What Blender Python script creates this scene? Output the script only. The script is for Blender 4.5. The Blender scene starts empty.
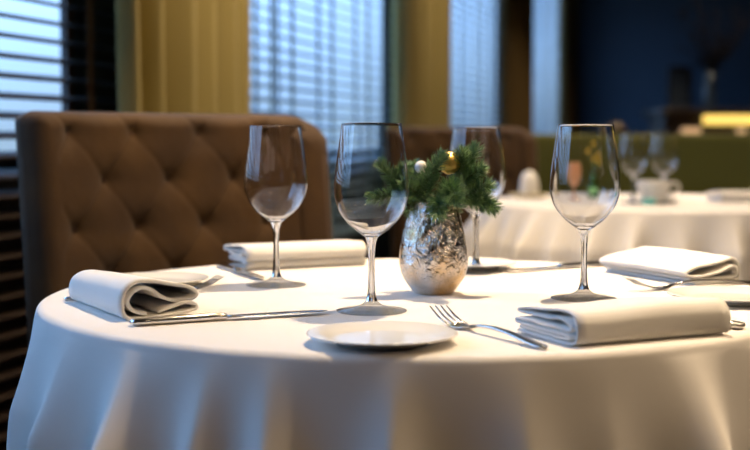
import bpy, bmesh, math, random
from mathutils import Vector, Matrix, noise
random.seed(7)
S = bpy.context.scene
C = S.collection
PI = math.pi

# ------------------------------------------------------------------ camera, exposure, sky, lamps
cam = bpy.data.cameras.new('camera')
cam.sensor_width = 36.0
cam.lens = 1235 / 750 * 36
cam.clip_start = 0.05
cam.dof.use_dof = True
cam.dof.focus_distance = 1.46
cam.dof.aperture_fstop = 3.6
cam_o = bpy.data.objects.new('camera', cam)
C.objects.link(cam_o)
cam_o.location = (0, 0, 0.95)
cam_o.rotation_euler = (PI / 2 - math.atan(85 / 1235), 0, 0)
S.camera = cam_o
S.view_settings.view_transform = 'Standard'
S.view_settings.look = 'None'
S.view_settings.exposure = 0.08
S.view_settings.gamma = 1.0
S.view_settings.use_curve_mapping = False
S.cycles.use_denoising = True
S.cycles.max_bounces = 14
S.cycles.transparent_max_bounces = 24
S.cycles.transmission_bounces = 12
S.cycles.sample_clamp_indirect = 6.0

world = bpy.data.worlds.new('overcast_sky')
S.world = world
world.use_nodes = True
wn = world.node_tree.nodes
wl = world.node_tree.links
bg = wn['Background']
tc = wn.new('ShaderNodeTexCoord')
sx = wn.new('ShaderNodeSeparateXYZ')
rmp = wn.new('ShaderNodeValToRGB')
wl.new(tc.outputs['Generated'], sx.inputs[0])
wl.new(sx.outputs['Z'], rmp.inputs[0])
rmp.color_ramp.elements[0].position = 0.0
rmp.color_ramp.elements[0].color = (0.074, 0.102, 0.140, 1)
rmp.color_ramp.elements[1].position = 0.60
rmp.color_ramp.elements[1].color = (0.46, 0.80, 1.45, 1)
wl.new(rmp.outputs[0], bg.inputs[0])
bg.inputs[1].default_value = 6.0

# window wall: a straight wall running from the left of the camera to the far right
WD = Vector((0.2905, 0.9569, 0))          # along the wall
WN = Vector((0.9569, -0.2905, 0))         # into the room
W0 = Vector((-1.670, 0, 0))
def W(y, v, z):                           # y = world depth on the blind plane, v = metres into the room
    return W0 + WD * (y / 0.9569) + WN * v + Vector((0, 0, z))

def downlight_or_fill(x, y, power, col=(1.0, 0.76, 0.50), size=0.09, z=2.83, spread=85):
    l = bpy.data.lights.new('downlight_or_fill', 'AREA')
    l.shape = 'DISK'
    l.size = size
    l.energy = power
    l.color = col
    l.spread = math.radians(spread)
    o = bpy.data.objects.new('downlight_or_fill_lamp', l)
    o.location = (x, y, z)
    C.objects.link(o)
for x, y, p in ((0.42, 1.95, 19), (1.25, 1.35, 10), (2.3, 3.3, 4), (1.15, 4.45, 14), (2.7, 5.1, 8), (3.2, 7.0, 6), (-0.12, 3.1, 18), (0.75, 5.6, 10), (1.9, 7.8, 10)):  # ceiling downlights, plus two near the curtains added to brighten them
    downlight_or_fill(x, y, p)
for x, y, p in ((1.2, -1.0, 15), (2.8, 0.2, 8)):  # unseen warm fill lamps added to lift the shaded front drape
    downlight_or_fill(x, y, p, col=(1.0, 0.70, 0.42), size=0.3, spread=160)
for x, y in ((2.0, -2.2), (3.4, -1.4), (0.6, -2.6), (4.4, 1.0), (3.6, 2.6), (4.6, 4.4), (3.0, 8.8), (5.2, 6.8)):
    downlight_or_fill(x, y, 5, size=0.07, spread=120)
downlight_or_fill(3.2, 4.2, 9, size=0.3, spread=160)  # broad fill lamp, added out of view at the right
def portal(y0, y1, z0, z1):
    l = bpy.data.lights.new('window_portal', 'AREA')
    l.shape = 'RECTANGLE'
    l.size = (y1 - y0) / 0.9569
    l.size_y = z1 - z0
    l.cycles.is_portal = True
    o = bpy.data.objects.new('window_portal', l)
    m = Matrix((WD, Vector((0, 0, 1)), WD.cross(Vector((0, 0, 1))))).transposed().to_4x4()
    if (m.to_3x3() @ Vector((0, 0, -1))).dot(WN) < 0:
        m = Matrix((-WD, Vector((0, 0, 1)), (-WD).cross(Vector((0, 0, 1))))).transposed().to_4x4()
    m.translation = W((y0 + y1) / 2, -0.3, (z0 + z1) / 2)
    o.matrix_world = m
    C.objects.link(o)

# ------------------------------------------------------------------ helpers
def node_mat(name):
    m = bpy.data.materials.new(name)
    m.use_nodes = True
    return m, m.node_tree.nodes, m.node_tree.links, m.node_tree.nodes['Principled BSDF']

def mat(name, col, rough=0.5, metal=0.0, spec=0.5, bump=None, var=None, sheen=0.0, coat=0.0, emit=None, trans=0.0, ior=1.45):
    """bump = (scale, strength, distance); var = (scale, second colour)"""
    m, n, l, b = node_mat(name)
    b.inputs['Base Color'].default_value = (*col, 1)
    b.inputs['Roughness'].default_value = rough
    b.inputs['Metallic'].default_value = metal
    b.inputs['Specular IOR Level'].default_value = spec
    b.inputs['Sheen Weight'].default_value = sheen
    b.inputs['Coat Weight'].default_value = coat
    b.inputs['Transmission Weight'].default_value = trans
    b.inputs['IOR'].default_value = ior
    if emit:
        b.inputs['Emission Color'].default_value = (*emit[0], 1)
        b.inputs['Emission Strength'].default_value = emit[1]
    if bump or var:
        t = n.new('ShaderNodeTexCoord')
    if bump:
        nz = n.new('ShaderNodeTexNoise')
        nz.inputs['Scale'].default_value = bump[0]
        nz.inputs['Detail'].default_value = 4
        bp = n.new('ShaderNodeBump')
        bp.inputs['Strength'].default_value = bump[1]
        bp.inputs['Distance'].default_value = bump[2]
        l.new(t.outputs['Object'], nz.inputs['Vector'])
        l.new(nz.outputs['Fac'], bp.inputs['Height'])
        l.new(bp.outputs[0], b.inputs['Normal'])
    if var:
        nz = n.new('ShaderNodeTexNoise')
        nz.inputs['Scale'].default_value = var[0]
        nz.inputs['Detail'].default_value = 3
        r = n.new('ShaderNodeValToRGB')
        r.color_ramp.elements[0].position = 0.35
        r.color_ramp.elements[1].position = 0.65
        r.color_ramp.elements[0].color = (*col, 1)
        r.color_ramp.elements[1].color = (*var[1], 1)
        l.new(t.outputs['Object'], nz.inputs['Vector'])
        l.new(nz.outputs['Fac'], r.inputs[0])
        l.new(r.outputs[0], b.inputs['Base Color'])
    return m

def weave_mat(name, col, rough=0.85, scale=900, depth=0.0004, strength=0.5, translucent=0.0):
    m, n, l, b = node_mat(name)
    b.inputs['Base Color'].default_value = (*col, 1)
    b.inputs['Roughness'].default_value = rough
    b.inputs['Specular IOR Level'].default_value = 0.2
    b.inputs['Sheen Weight'].default_value = 0.15
    t = n.new('ShaderNodeTexCoord')
    wv = n.new('ShaderNodeTexNoise')
    wv.inputs['Scale'].default_value = scale
    wv.inputs['Detail'].default_value = 2
    l.new(t.outputs['Object'], wv.inputs['Vector'])
    bp = n.new('ShaderNodeBump')
    bp.inputs['Strength'].default_value = strength
    bp.inputs['Distance'].default_value = depth
    l.new(wv.outputs['Fac'], bp.inputs['Height'])
    nz = n.new('ShaderNodeTexNoise')
    nz.inputs['Scale'].default_value = 14
    l.new(t.outputs['Object'], nz.inputs['Vector'])
    b2 = n.new('ShaderNodeBump')
    b2.inputs['Strength'].default_value = 0.25
    b2.inputs['Distance'].default_value = 0.004
    l.new(nz.outputs['Fac'], b2.inputs['Height'])
    l.new(bp.outputs[0], b2.inputs['Normal'])
    l.new(b2.outputs[0], b.inputs['Normal'])
    return m

def glass_mat(name, col=(1, 1, 1), ior=1.47, rough=0.0):
    m, n, l, b = node_mat(name)
    n.remove(b)
    g = n.new('ShaderNodeBsdfGlass')
    g.inputs['Color'].default_value = (*col, 1)
    g.inputs['IOR'].default_value = ior
    g.inputs['Roughness'].default_value = rough
    l.new(g.outputs[0], n['Material Output'].inputs[0])
    return m

def thin_glass_mat(name, straight=0.6):
    """thin blown glass: mostly straight-through, partly refracted, reflecting by angle"""
    m, n, l, b = node_mat(name)
    n.remove(b)
    t = n.new('ShaderNodeBsdfTransparent')
    t.inputs[0].default_value = (0.985, 0.99, 0.99, 1)
    r = n.new('ShaderNodeBsdfRefraction')
    r.inputs['IOR'].default_value = 1.45
    r.inputs['Roughness'].default_value = 0.0
    g = n.new('ShaderNodeBsdfGlossy')
    g.inputs['Roughness'].default_value = 0.01
    f = n.new('ShaderNodeLayerWeight')
    f.inputs['Blend'].default_value = 0.5
    pw = n.new('ShaderNodeMath'); pw.operation = 'POWER'; pw.inputs[1].default_value = 6.5
    mu = n.new('ShaderNodeMath'); mu.operation = 'MULTIPLY_ADD'; mu.inputs[1].default_value = 0.7; mu.inputs[2].default_value = 0.04
    a = n.new('ShaderNodeMixShader')
    a.inputs[0].default_value = straight
    mx = n.new('ShaderNodeMixShader')
    l.new(r.outputs[0], a.inputs[1]); l.new(t.outputs[0], a.inputs[2])
    l.new(f.outputs['Facing'], pw.inputs[0]); l.new(pw.outputs[0], mu.inputs[0]); l.new(mu.outputs[0], mx.inputs[0])
    l.new(a.outputs[0], mx.inputs[1]); l.new(g.outputs[0], mx.inputs[2])
    l.new(mx.outputs[0], n['Material Output'].inputs[0])
    return m

def pane_mat(name):
    m, n, l, b = node_mat(name)
    n.remove(b)
    t = n.new('ShaderNodeBsdfTransparent')
    t.inputs[0].default_value = (0.93, 0.97, 0.98, 1)
    g = n.new('ShaderNodeBsdfGlossy')
    g.inputs['Roughness'].default_value = 0.02
    f = n.new('ShaderNodeLayerWeight')
    f.inputs['Blend'].default_value = 0.5
    pw = n.new('ShaderNodeMath')
    pw.operation = 'POWER'
    pw.inputs[1].default_value = 4.0
    mu = n.new('ShaderNodeMath')
    mu.operation = 'MULTIPLY_ADD'
    mu.inputs[1].default_value = 0.5
    mu.inputs[2].default_value = 0.03
    mx = n.new('ShaderNodeMixShader')
    l.new(f.outputs['Facing'], pw.inputs[0])
    l.new(pw.outputs[0], mu.inputs[0])
    l.new(mu.outputs[0], mx.inputs[0])
    l.new(t.outputs[0], mx.inputs[1])
    l.new(g.outputs[0], mx.inputs[2])
    l.new(mx.outputs[0], n['Material Output'].inputs[0])
    return m

def mesh_obj(name, bm, m, parent=None, smooth=True, loc=None, rotz=0.0):
    me = bpy.data.meshes.new(name)
    bmesh.ops.recalc_face_normals(bm, faces=bm.faces)
    bm.to_mesh(me)
    bm.free()
    if smooth:
        for p in me.polygons:
            p.use_smooth = True
    if m is not None:
        for mm in (m if isinstance(m, (list, tuple)) else [m]):
            me.materials.append(mm)
    o = bpy.data.objects.new(name, me)
    C.objects.link(o)
    if loc is not None:
        o.location = loc
    o.rotation_euler.z = rotz
    if parent:
        o.parent = parent
    return o

def tag(o, label, cat, group=None, kind=None):
    o['label'] = label
    o['category'] = cat
    if group:
        o['group'] = group
    if kind:
        o['kind'] = kind
    return o

def struct(o):
    o['kind'] = 'structure'
    return o

def thing(name, loc, label, cat, rotz=0.0, group=None):
    o = bpy.data.objects.new(name, None)
    o.empty_display_size = 0.05
    C.objects.link(o)
    o.location = loc
    o.rotation_euler.z = rotz
    return tag(o, label, cat, group)

def dup(root, loc, rotz, label, group=None, scale=None):
    r = root.copy()
    C.objects.link(r)
    r.location = loc
    r.rotation_euler.z = rotz
    r['label'] = label
    if group:
        r['group'] = group
    if scale:
        r.scale = scale
    for ch in list(root.children):
        c = ch.copy()
        C.objects.link(c)
        c.parent = r
        for g in list(ch.children):
            d = g.copy()
            C.objects.link(d)
            d.parent = c
    return r

def add_box(bm, cx, cy, cz, sx_, sy_, sz_, mtx=None, bevel=0.0, seg=2):
    r = bmesh.ops.create_cube(bm, size=1.0)
    vs = r['verts']
    for v in vs:
        v.co = Vector((v.co.x * sx_ + cx, v.co.y * sy_ + cy, v.co.z * sz_ + cz))
    if bevel:
        es = list({e for v in vs for e in v.link_edges})
        rr = bmesh.ops.bevel(bm, geom=es, offset=bevel, segments=seg, profile=0.6, affect='EDGES')
        vs = list({v for f in rr['faces'] for v in f.verts} | {v for v in vs if v.is_valid})
    if mtx:
        for v in vs:
            v.co = mtx @ v.co
    return vs

def lathe(prof, n=48, cap0=False, cap1=False, cx=0, cy=0, bm=None):
    bm = bm or bmesh.new()
    rings = []
    for r, z in prof:
        if r < 1e-6:
            rings.append([bm.verts.new((cx, cy, z))])
        else:
            rings.append([bm.verts.new((cx + r * math.cos(2 * PI * k / n), cy + r * math.sin(2 * PI * k / n), z)) for k in range(n)])
    for a, b in zip(rings[:-1], rings[1:]):
        for k in range(n):
            k2 = (k + 1) % n
            if len(a) == 1 and len(b) == 1:
                continue
            if len(a) == 1:
                bm.faces.new((a[0], b[k], b[k2]))
            elif len(b) == 1:
                bm.faces.new((a[k], a[k2], b[0]))
            else:
                bm.faces.new((a[k], a[k2], b[k2], b[k]))
    if cap0 and len(rings[0]) > 1:
        bm.faces.new(rings[0])
    if cap1 and len(rings[-1]) > 1:
        bm.faces.new(rings[-1])
    return bm

def crom(pts, sub=6, closed=False):
    """Catmull-Rom through the points"""
    out = []
    n = len(pts)
    rng = n if closed else n - 1
    for i in range(rng):
        if closed:
            p0, p1, p2, p3 = pts[(i - 1) % n], pts[i], pts[(i + 1) % n], pts[(i + 2) % n]
        else:
            p0, p1, p2, p3 = pts[max(i - 1, 0)], pts[i], pts[i + 1], pts[min(i + 2, n - 1)]
        for k in range(sub):
            t = k / sub
            out.append(tuple(0.5 * ((2 * b) + (-a + c) * t + (2 * a - 5 * b + 4 * c - d) * t * t + (-a + 3 * b - 3 * c + d) * t ** 3)
                             for a, b, c, d in zip(p0, p1, p2, p3)))
    if not closed:
        out.append(tuple(pts[-1]))
    return out

def tube(bm, pts, rad, n=8, caps=True):
    """pts: list of Vectors, rad: number or list"""
    pts = [Vector(p) for p in pts]
    rings = []
    up = Vector((0, 0, 1))
    for i, p in enumerate(pts):
        d = (pts[min(i + 1, len(pts) - 1)] - pts[max(i - 1, 0)]).normalized()
        a = d.cross(up)
        if a.length < 1e-3:
            a = d.cross(Vector((1, 0, 0)))
        a.normalize()
        b = d.cross(a).normalized()
        r = rad[i] if isinstance(rad, (list, tuple)) else rad
        rings.append([bm.verts.new(p + a * math.cos(2 * PI * k / n) * r + b * math.sin(2 * PI * k / n) * r) for k in range(n)])
    for q, w in zip(rings[:-1], rings[1:]):
        for k in range(n):
            bm.faces.new((q[k], q[(k + 1) % n], w[(k + 1) % n], w[k]))
    if caps:
        bm.faces.new(rings[0][::-1])
        bm.faces.new(rings[-1])
    return bm

def interp(tab, x):
    if x <= tab[0][0]:
        return tab[0][1]
    for (a, fa), (b, fb) in zip(tab[:-1], tab[1:]):
        if x <= b:
            t = (x - a) / (b - a)
            t = t * t * (3 - 2 * t)
            return fa + (fb - fa) * t
    return tab[-1][1]

# ------------------------------------------------------------------ materials
M_cloth = weave_mat('white_tablecloth_linen', (0.86, 0.82, 0.77))
M_napkin = weave_mat('white_napkin_linen', (0.87, 0.84, 0.79), scale=1300, depth=0.0003)
M_glass = glass_mat('clear_glass')
M_foot = thin_glass_mat('thin_clear_foot_glass', 0.55)
M_steel = mat('polished_steel', (0.72, 0.70, 0.68), rough=0.13, metal=1.0)
M_porc = mat('white_porcelain', (0.86, 0.84, 0.79), rough=0.18, spec=0.5, coat=0.2)
M_chair = mat('brown_velvet', (0.074, 0.038, 0.012), rough=0.8, spec=0.25, sheen=0.12, bump=(60, 0.3, 0.003), var=(9, (0.052, 0.027, 0.011)))
M_button = mat('brown_button_fabric', (0.09, 0.046, 0.03), rough=0.8)
M_darkwood = mat('dark_stained_wood', (0.022, 0.014, 0.010), rough=0.35, bump=(30, 0.2, 0.002))
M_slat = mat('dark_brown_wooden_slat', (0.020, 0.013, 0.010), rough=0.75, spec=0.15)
M_slat_sheen = mat('slat_painted_sky_sheen', (0.22, 0.34, 0.46), rough=0.35)  # sky sheen on dark varnished slats, painted as pale blue base colour
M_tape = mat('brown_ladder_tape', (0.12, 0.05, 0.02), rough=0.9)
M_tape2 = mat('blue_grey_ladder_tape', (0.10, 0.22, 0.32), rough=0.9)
M_curtain = mat('ochre_curtain_cloth', (0.36, 0.295, 0.110), rough=0.85, spec=0.2, sheen=0.2, bump=(200, 0.3, 0.001))
M_curtain2 = mat('dark_brown_curtain_cloth', (0.20, 0.135, 0.055), rough=0.9, spec=0.15, bump=(200, 0.3, 0.001))
M_frame = mat('black_window_frame', (0.006, 0.006, 0.008), rough=0.5)
M_wall = mat('grey_brown_plaster', (0.085, 0.075, 0.066), rough=0.9, bump=(80, 0.2, 0.002))
M_navy = mat('dark_navy_wall_paint', (0.050, 0.078, 0.120), rough=0.7, bump=(25, 0.25, 0.003), var=(1.4, (0.062, 0.092, 0.14)))
M_floor = mat('dark_carpet', (0.035, 0.026, 0.021), rough=0.95, bump=(300, 0.5, 0.004))
M_ceil = mat('cream_ceiling_paint', (0.50, 0.46, 0.40), rough=0.9)
M_green = mat('olive_green_velvet', (0.085, 0.088, 0.016), rough=0.85, spec=0.2, sheen=0.3, bump=(50, 0.3, 0.003))
M_pane = pane_mat('window_pane_glass')

# ------------------------------------------------------------------ room shell
def wall_slab(name, y0, y1, z0, z1, v0, v1, m, parent=None):
    bm = bmesh.new()
    P = [W(y, v, z) for z in (z0, z1) for y, v in ((y0, v0), (y1, v0), (y1, v1), (y0, v1))]
    vs = [bm.verts.new(p) for p in P]
    for f in ((0, 1, 2, 3), (4, 5, 6, 7), (0, 1, 5, 4), (1, 2, 6, 5), (2, 3, 7, 6), (3, 0, 4, 7)):
        bm.faces.new([vs[i] for i in f])
    return mesh_obj(name, bm, m, parent, smooth=False)

ZS, ZT = 0.87, 2.62                       # sill and head of the windows
openings = [(0.78, 3.24), (4.02, 6.0), (6.80, 8.64), (9.5, 11.48)]  # first one widened past its blind, out of view, to admit blue light
YB = 12.2
# wall_left: below sill, above head, piers between openings
bm = bmesh.new()
def wseg(y0, y1, z0, z1, v0=-0.11, v1=-0.08):
    P = [W(y, v, z) for z in (z0, z1) for y, v in ((y0, v0), (y1, v0), (y1, v1), (y0, v1))]
    vs = [bm.verts.new(p) for p in P]
    for f in ((0, 1, 2, 3), (4, 5, 6, 7), (0, 1, 5, 4), (1, 2, 6, 5), (2, 3, 7, 6), (3, 0, 4, 7)):
        bm.faces.new([vs[i] for i in f])
wseg(-4.8, YB, 0, ZS)
wseg(-4.8, YB, ZT, 2.9)
ys = [-4.8] + [v for o in openings for v in o] + [YB]
for a, b in zip(ys[0::2], ys[1::2]):
    wseg(a, b, ZS, ZT)
struct(mesh_obj('wall_left', bm, M_wall, smooth=False))
for i, (a, b) in enumerate(openings):
    portal(a, b, ZS, ZT)
    w = bpy.data.objects.new('window_%d' % (i + 1), None)
    C.objects.link(w)
    struct(w)
    fw = 0.05
    for nm, y0, y1, z0, z1 in (('window_jamb', a, a + fw, ZS, ZT), ('window_jamb', b - fw * 1.6, b, ZS, ZT),
                               ('window_rail', a + fw, b - fw * 1.6, ZS, ZS + fw), ('window_rail', a + fw, b - fw * 1.6, ZT - fw, ZT)):
        wall_slab(nm, y0, y1, z0, z1, -0.10, -0.08, M_frame, w)
    wall_slab('window_sill', a, b, ZS - 0.03, ZS + 0.012, -0.08, -0.040, M_frame, w)
    wall_slab('pane', a + fw, b - fw * 1.6, ZS + fw, ZT - fw, -0.092, -0.088, M_pane, w)

def slab(name, x0, x1, y0, y1, z0, z1, m):
    bm = bmesh.new()
    add_box(bm, (x0 + x1) / 2, (y0 + y1) / 2, (z0 + z1) / 2, x1 - x0, y1 - y0, z1 - z0)
    return struct(mesh_obj(name, bm, m, smooth=False))
def plan_slab(name, z0, z1, m):
    P = [W(-5, -0.16, 0), W(YB + 0.2, -0.16, 0), W(YB + 0.2, 10.75, 0), Vector((7.7, -6.2, 0))]
    bm = bmesh.new()
    lo = [bm.verts.new((p.x, p.y, z0)) for p in P]
    hi = [bm.verts.new((p.x, p.y, z1)) for p in P]
    bm.faces.new(lo[::-1]); bm.faces.new(hi)
    for i in range(4):
        bm.faces.new((lo[i], lo[(i + 1) % 4], hi[(i + 1) % 4], hi[i]))
    return struct(mesh_obj(name, bm, m, smooth=False))
plan_slab('floor', -0.1, 0, M_floor)
plan_slab('ceiling', 2.9, 3.0, M_ceil)
# far wall, square to the window wall
bm = bmesh.new()
a = W(YB, -0.16, 0)
P = [a, a + WN * 11, a + WN * 11 + WD * 0.2, a + WD * 0.2]
vs = [bm.verts.new(p) for p in P] + [bm.verts.new(p + Vector((0, 0, 2.9))) for p in P]
for f in ((0, 1, 2, 3), (4, 5, 6, 7), (0, 1, 5, 4), (1, 2, 6, 5), (2, 3, 7, 6), (3, 0, 4, 7)):
    bm.faces.new([vs[i] for i in f])
struct(mesh_obj('wall_back', bm, M_navy, smooth=False))
slab('wall_right', 7.5, 7.7, -5, 12, 0, 2.9, M_wall)
slab('wall_front', -4, 7.5, -4.9, -4.7, 0, 2.9, M_wall)

# ------------------------------------------------------------------ venetian blinds (one thing per window, every slat a part)
def blind(y0, y1, m_s, m_t, tapes, label, zb, vb=0.0):
    root = thing('venetian_blind', W(y0, vb, 0), label, 'blind', group='venetian blinds along the window wall')
    ang = math.atan2(WD.y, WD.x)
    L = (y1 - y0) / 0.9569
    root.rotation_euler.z = ang
    bm = bmesh.new()
    n = 3
    pr = []
    for k in range(n + 1):                 # shallow crowned section, 50 mm deep, 3 mm thick
        y = -0.025 + 0.05 * k / n
        pr.append((y, 0.0025 * (1 - (y / 0.025) ** 2)))
    top = [[bm.verts.new((x, y, z + 0.0026)) for y, z in pr] for x in (0, L)]
    bot = [[bm.verts.new((x, y, z - 0.0026)) for y, z in pr] for x in (0, L)]
    for q in range(n):
        bm.faces.new((top[0][q], top[0][q + 1], top[1][q + 1], top[1][q]))
        bm.faces.new((bot[0][q + 1], bot[0][q], bot[1][q], bot[1][q + 1]))
    bm.faces.new((top[0][0], top[1][0], bot[1][0], bot[0][0]))
    bm.faces.new((top[0][n], bot[0][n], bot[1][n], top[1][n]))
    for s in (0, 1):
        bm.faces.new(top[s] + bot[s][::-1])
    s0 = mesh_obj('slat', bm, m_s, root)
    k = 0
    z = zb
    while z < 2.58:
        o = s0 if k == 0 else s0.copy()
        if k:
            C.objects.link(o)
            o.parent = root
        o.location = (random.uniform(-0.002, 0.002), 0, z + random.uniform(-0.001, 0.001))
        o.rotation_euler.x = math.radians(16)
        z += 0.0445
        k += 1
    for yt in tapes:
        for side in (-1, 1):
            bm = bmesh.new()
            add_box(bm, (yt - y0) / 0.9569, side * 0.029, (zb + 2.6) / 2, 0.030, 0.0015, 2.6 - zb)
            mesh_obj('ladder_tape', bm, m_t, root, smooth=False)
    bm = bmesh.new()
    add_box(bm, L / 2, 0, 2.62, L, 0.055, 0.05, bevel=0.004)
    mesh_obj('head_rail', bm, m_s, root)
    bm = bmesh.new()
    add_box(bm, L / 2, 0, zb - 0.03, L, 0.05, 0.022, bevel=0.004)
    mesh_obj('bottom_rail', bm, m_s, root)
    return root
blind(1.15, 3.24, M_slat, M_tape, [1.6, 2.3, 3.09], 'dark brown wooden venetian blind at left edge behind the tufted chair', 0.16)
blind(4.0, 5.66, M_slat_sheen, M_tape2, [4.25, 4.44, 4.86, 5.31], 'venetian blind with painted pale sky sheen behind the two left wine glasses', 0.60)
blind(6.78, 8.20, M_slat_sheen, M_tape2, [7.0, 7.4, 7.8, 8.1], 'narrow venetian blind with painted pale sky sheen above the rearmost wine glass', 0.60)
blind(9.45, 10.8, M_slat_sheen, M_tape2, [9.8, 10.4], 'narrowest, farthest venetian blind with painted pale sky sheen beside the navy wall', 0.60)

# ------------------------------------------------------------------ curtains
def curtain(y0, y1, amp, folds, m, label, vb=0.055, seed=0):
    """gathered floor-length curtain: a wavy ribbon with thickness"""
    rnd = random.Random(seed)
    L = (y1 - y0)
    n = folds * 14
    ph = [rnd.uniform(-0.25, 0.25) for _ in range(folds + 2)]
    am = [rnd.uniform(0.65, 1.15) for _ in range(folds + 2)]
    bm = bmesh.new()
    zs = [0.03, 0.5, 1.0, 1.5, 2.0, 2.5, 2.72]
    layers = []
    for th in (0.0, -0.004):
        rows = []
        for z in zs:
            row = []
            for i in range(n + 1):
                u = i / n
                f = u * folds
                k = int(f)
                s = math.sin(2 * PI * (f + 0.14 * math.sin(2 * PI * f)))
                a = am[k] * (1 - (f - k)) + am[k + 1] * (f - k)
                sharp = math.copysign(abs(s) ** 0.75, s)
                wob = 0.008 * math.sin(z * 2.1 + k * 1.7)
                row.append(bm.verts.new(W(y0 + L * u + wob, vb + amp * a * sharp + amp + th, z)))
            rows.append(row)
        for p, q in zip(rows[:-1], rows[1:]):
            for i in range(n):
                bm.faces.new((p[i], p[i + 1], q[i + 1], q[i]))
        layers.append(rows)
    A, B = layers
    for i in range(n):
        bm.faces.new((A[0][i], A[0][i + 1], B[0][i + 1], B[0][i]))
        bm.faces.new((A[-1][i], A[-1][i + 1], B[-1][i + 1], B[-1][i]))
    for r in range(len(zs) - 1):
        bm.faces.new((A[r][0], A[r + 1][0], B[r + 1][0], B[r][0]))
        bm.faces.new((A[r][n], A[r + 1][n], B[r + 1][n], B[r][n]))
    o = mesh_obj('curtain', bm, m)
    return tag(o, label, 'curtain', group='curtains between the windows')
curtain(3.05, 3.85, 0.070, 6, M_curtain, 'wide ochre gathered curtain behind the tufted brown chair', seed=1)
curtain(5.45, 6.34, 0.06, 6, M_curtain, 'brownish ochre curtain behind the fir and the rear wine glass', seed=2)
curtain(7.75, 8.9, 0.045, 5, M_curtain2, 'dark brown curtain between the two farthest blinds', seed=3)
curtain(10.2, 11.0, 0.045, 4, M_curtain2, 'darkest narrow curtain beside the navy wall', seed=4)

# ------------------------------------------------------------------ tables and cloths
def table_frame(cx, cy, R, label):
    t = thing('round_table', (cx, cy, 0), label, 'table')
    bm = bmesh.new()
    lathe([(0, 0.716), (R - 0.03, 0.716), (R - 0.022, 0.722), (R - 0.022, 0.738), (R - 0.03, 0.7445), (0, 0.7445)], 64, bm=bm)
    mesh_obj('tabletop', bm, M_darkwood, t)
    bm = lathe([(0, 0.10), (0.05, 0.10), (0.045, 0.3), (0.04, 0.6), (0.07, 0.716), (0, 0.716)], 24)
    mesh_obj('pedestal', bm, M_darkwood, t)
    bm = lathe([(0, 0), (0.26, 0), (0.26, 0.02), (0.2, 0.035), (0.06, 0.10), (0, 0.10)], 40)
    mesh_obj('base', bm, M_darkwood, t)
    return t

def cloth(cx, cy, R, ridges, label, drop=0.285, flare=0.022, seed=0, nth=720):
    """ridges: (angle in degrees, 0 = towards the camera, + = right; width in degrees; amplitude in metres; skew)"""
    rnd = random.Random(seed)
    bm = bmesh.new()
    def offs(deg, t):
        s = 0.0
        for a0, wd, am, lean in ridges:
            d = (deg - a0 - lean * t + 180) % 360 - 180
            w_ = wd * (1.0 - 0.35 * min(t * 1.3, 1))
            k = math.exp(-(abs(d) / w_) ** 1.5)
            s += am * 1.7 * k
        return s
    top = []
    prof = []
    rb = 0.010
    for i in range(1, 9):
        prof.append((R - rb * 1.0 - (R - rb) * (1 - i / 8) ** 1.0 * 1.0 if i < 8 else R - rb, 0.0))
    prof = [((R - rb) * i / 10, 0.0, 0.0) for i in range(1, 11)]
    for i in range(1, 6):
        a = i / 5 * PI / 2 * 0.92
        prof.append((R - rb + rb * math.sin(a), -rb * (1 - math.cos(a)), 0.0))
    z0 = prof[-1][1]
    ns = 26
    for i in range(1, ns + 1):
        t = (i / ns) ** 1.35
        prof.append((R, z0 - (drop - rb) * t, t))
    rings = []
    for r, dz, t in prof:
        row = []
        for k in range(nth):
            deg = 360 * k / nth - 180
            ph = math.radians(deg)
            rr = r
            zz = 0.75 + dz
            if t > 0:
                g = min(1.0, (t * 2.6)) ** 1.0
                rr += flare * t ** 0.8 + offs(deg, t) * g * (0.6 + 0.4 * t)
                rr += 0.004 * noise.noise(Vector((math.cos(ph) * 5, math.sin(ph) * 5, t * 3))) * g
            else:
                zz += 0.0005 * noise.noise(Vector((math.sin(ph) * r * 18, math.cos(ph) * r * 18, 3.0)))
                if r > R - rb * 1.2:
                    o_ = offs(deg, 0)
                    zz -= 0.0
            row.append(bm.verts.new((rr * math.sin(ph), -rr * math.cos(ph), zz)))
        rings.append(row)
    c = bm.verts.new((0, 0, 0.75))
    for k in range(nth):
        bm.faces.new((c, rings[0][k], rings[0][(k + 1) % nth]))
    for a, b in zip(rings[:-1], rings[1:]):
        for k in range(nth):
            bm.faces.new((a[k], a[(k + 1) % nth], b[(k + 1) % nth], b[k]))
    o = mesh_obj('tablecloth', bm, M_cloth, loc=(cx, cy, 0))
    return tag(o, label, 'tablecloth')

TC = (0.052, 1.61)
table_frame(TC[0], TC[1], 0.478, 'dark wooden pedestal table hidden under the front white tablecloth')
ridges = [(-84, 6, 0.014, 0), (-68, 5, 0.018, -2), (-52, 5, 0.028, -2), (-38, 4.5, 0.048, 3), (-26, 3.0, 0.028, -1), (-18.5, 3.2, 0.030, 3),
          (-4, 3.0, 0.026, -1), (10, 4, 0.020, 1), (20, 4, 0.012, 1), (33, 4.6, 0.045, -2), (48, 4, 0.04, 2), (64, 5, 0.05, 0)]
a_ = 80
rr_ = random.Random(5)
while a_ < 268:
    ridges.append((a_, rr_.uniform(3, 6), rr_.uniform(0.025, 0.055), rr_.uniform(-2, 2)))
    a_ += rr_.uniform(11, 17)
cloth(TC[0], TC[1], 0.48, ridges, 'white linen tablecloth draped in folds over the large front table')
T2 = (0.95, 4.02)
table_frame(T2[0], T2[1], 0.598, 'dark wooden pedestal table hidden under the rear white tablecloth')
ridges2 = []
a_ = -178
while a_ < 175:
    ridges2.append((a_, rr_.uniform(3, 5), rr_.uniform(0.03, 0.06), rr_.uniform(-2, 2)))
    a_ += rr_.uniform(9, 14)
cloth(T2[0], T2[1], 0.60, ridges2, 'white linen tablecloth on the rear table, out of focus', nth=480)

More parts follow.
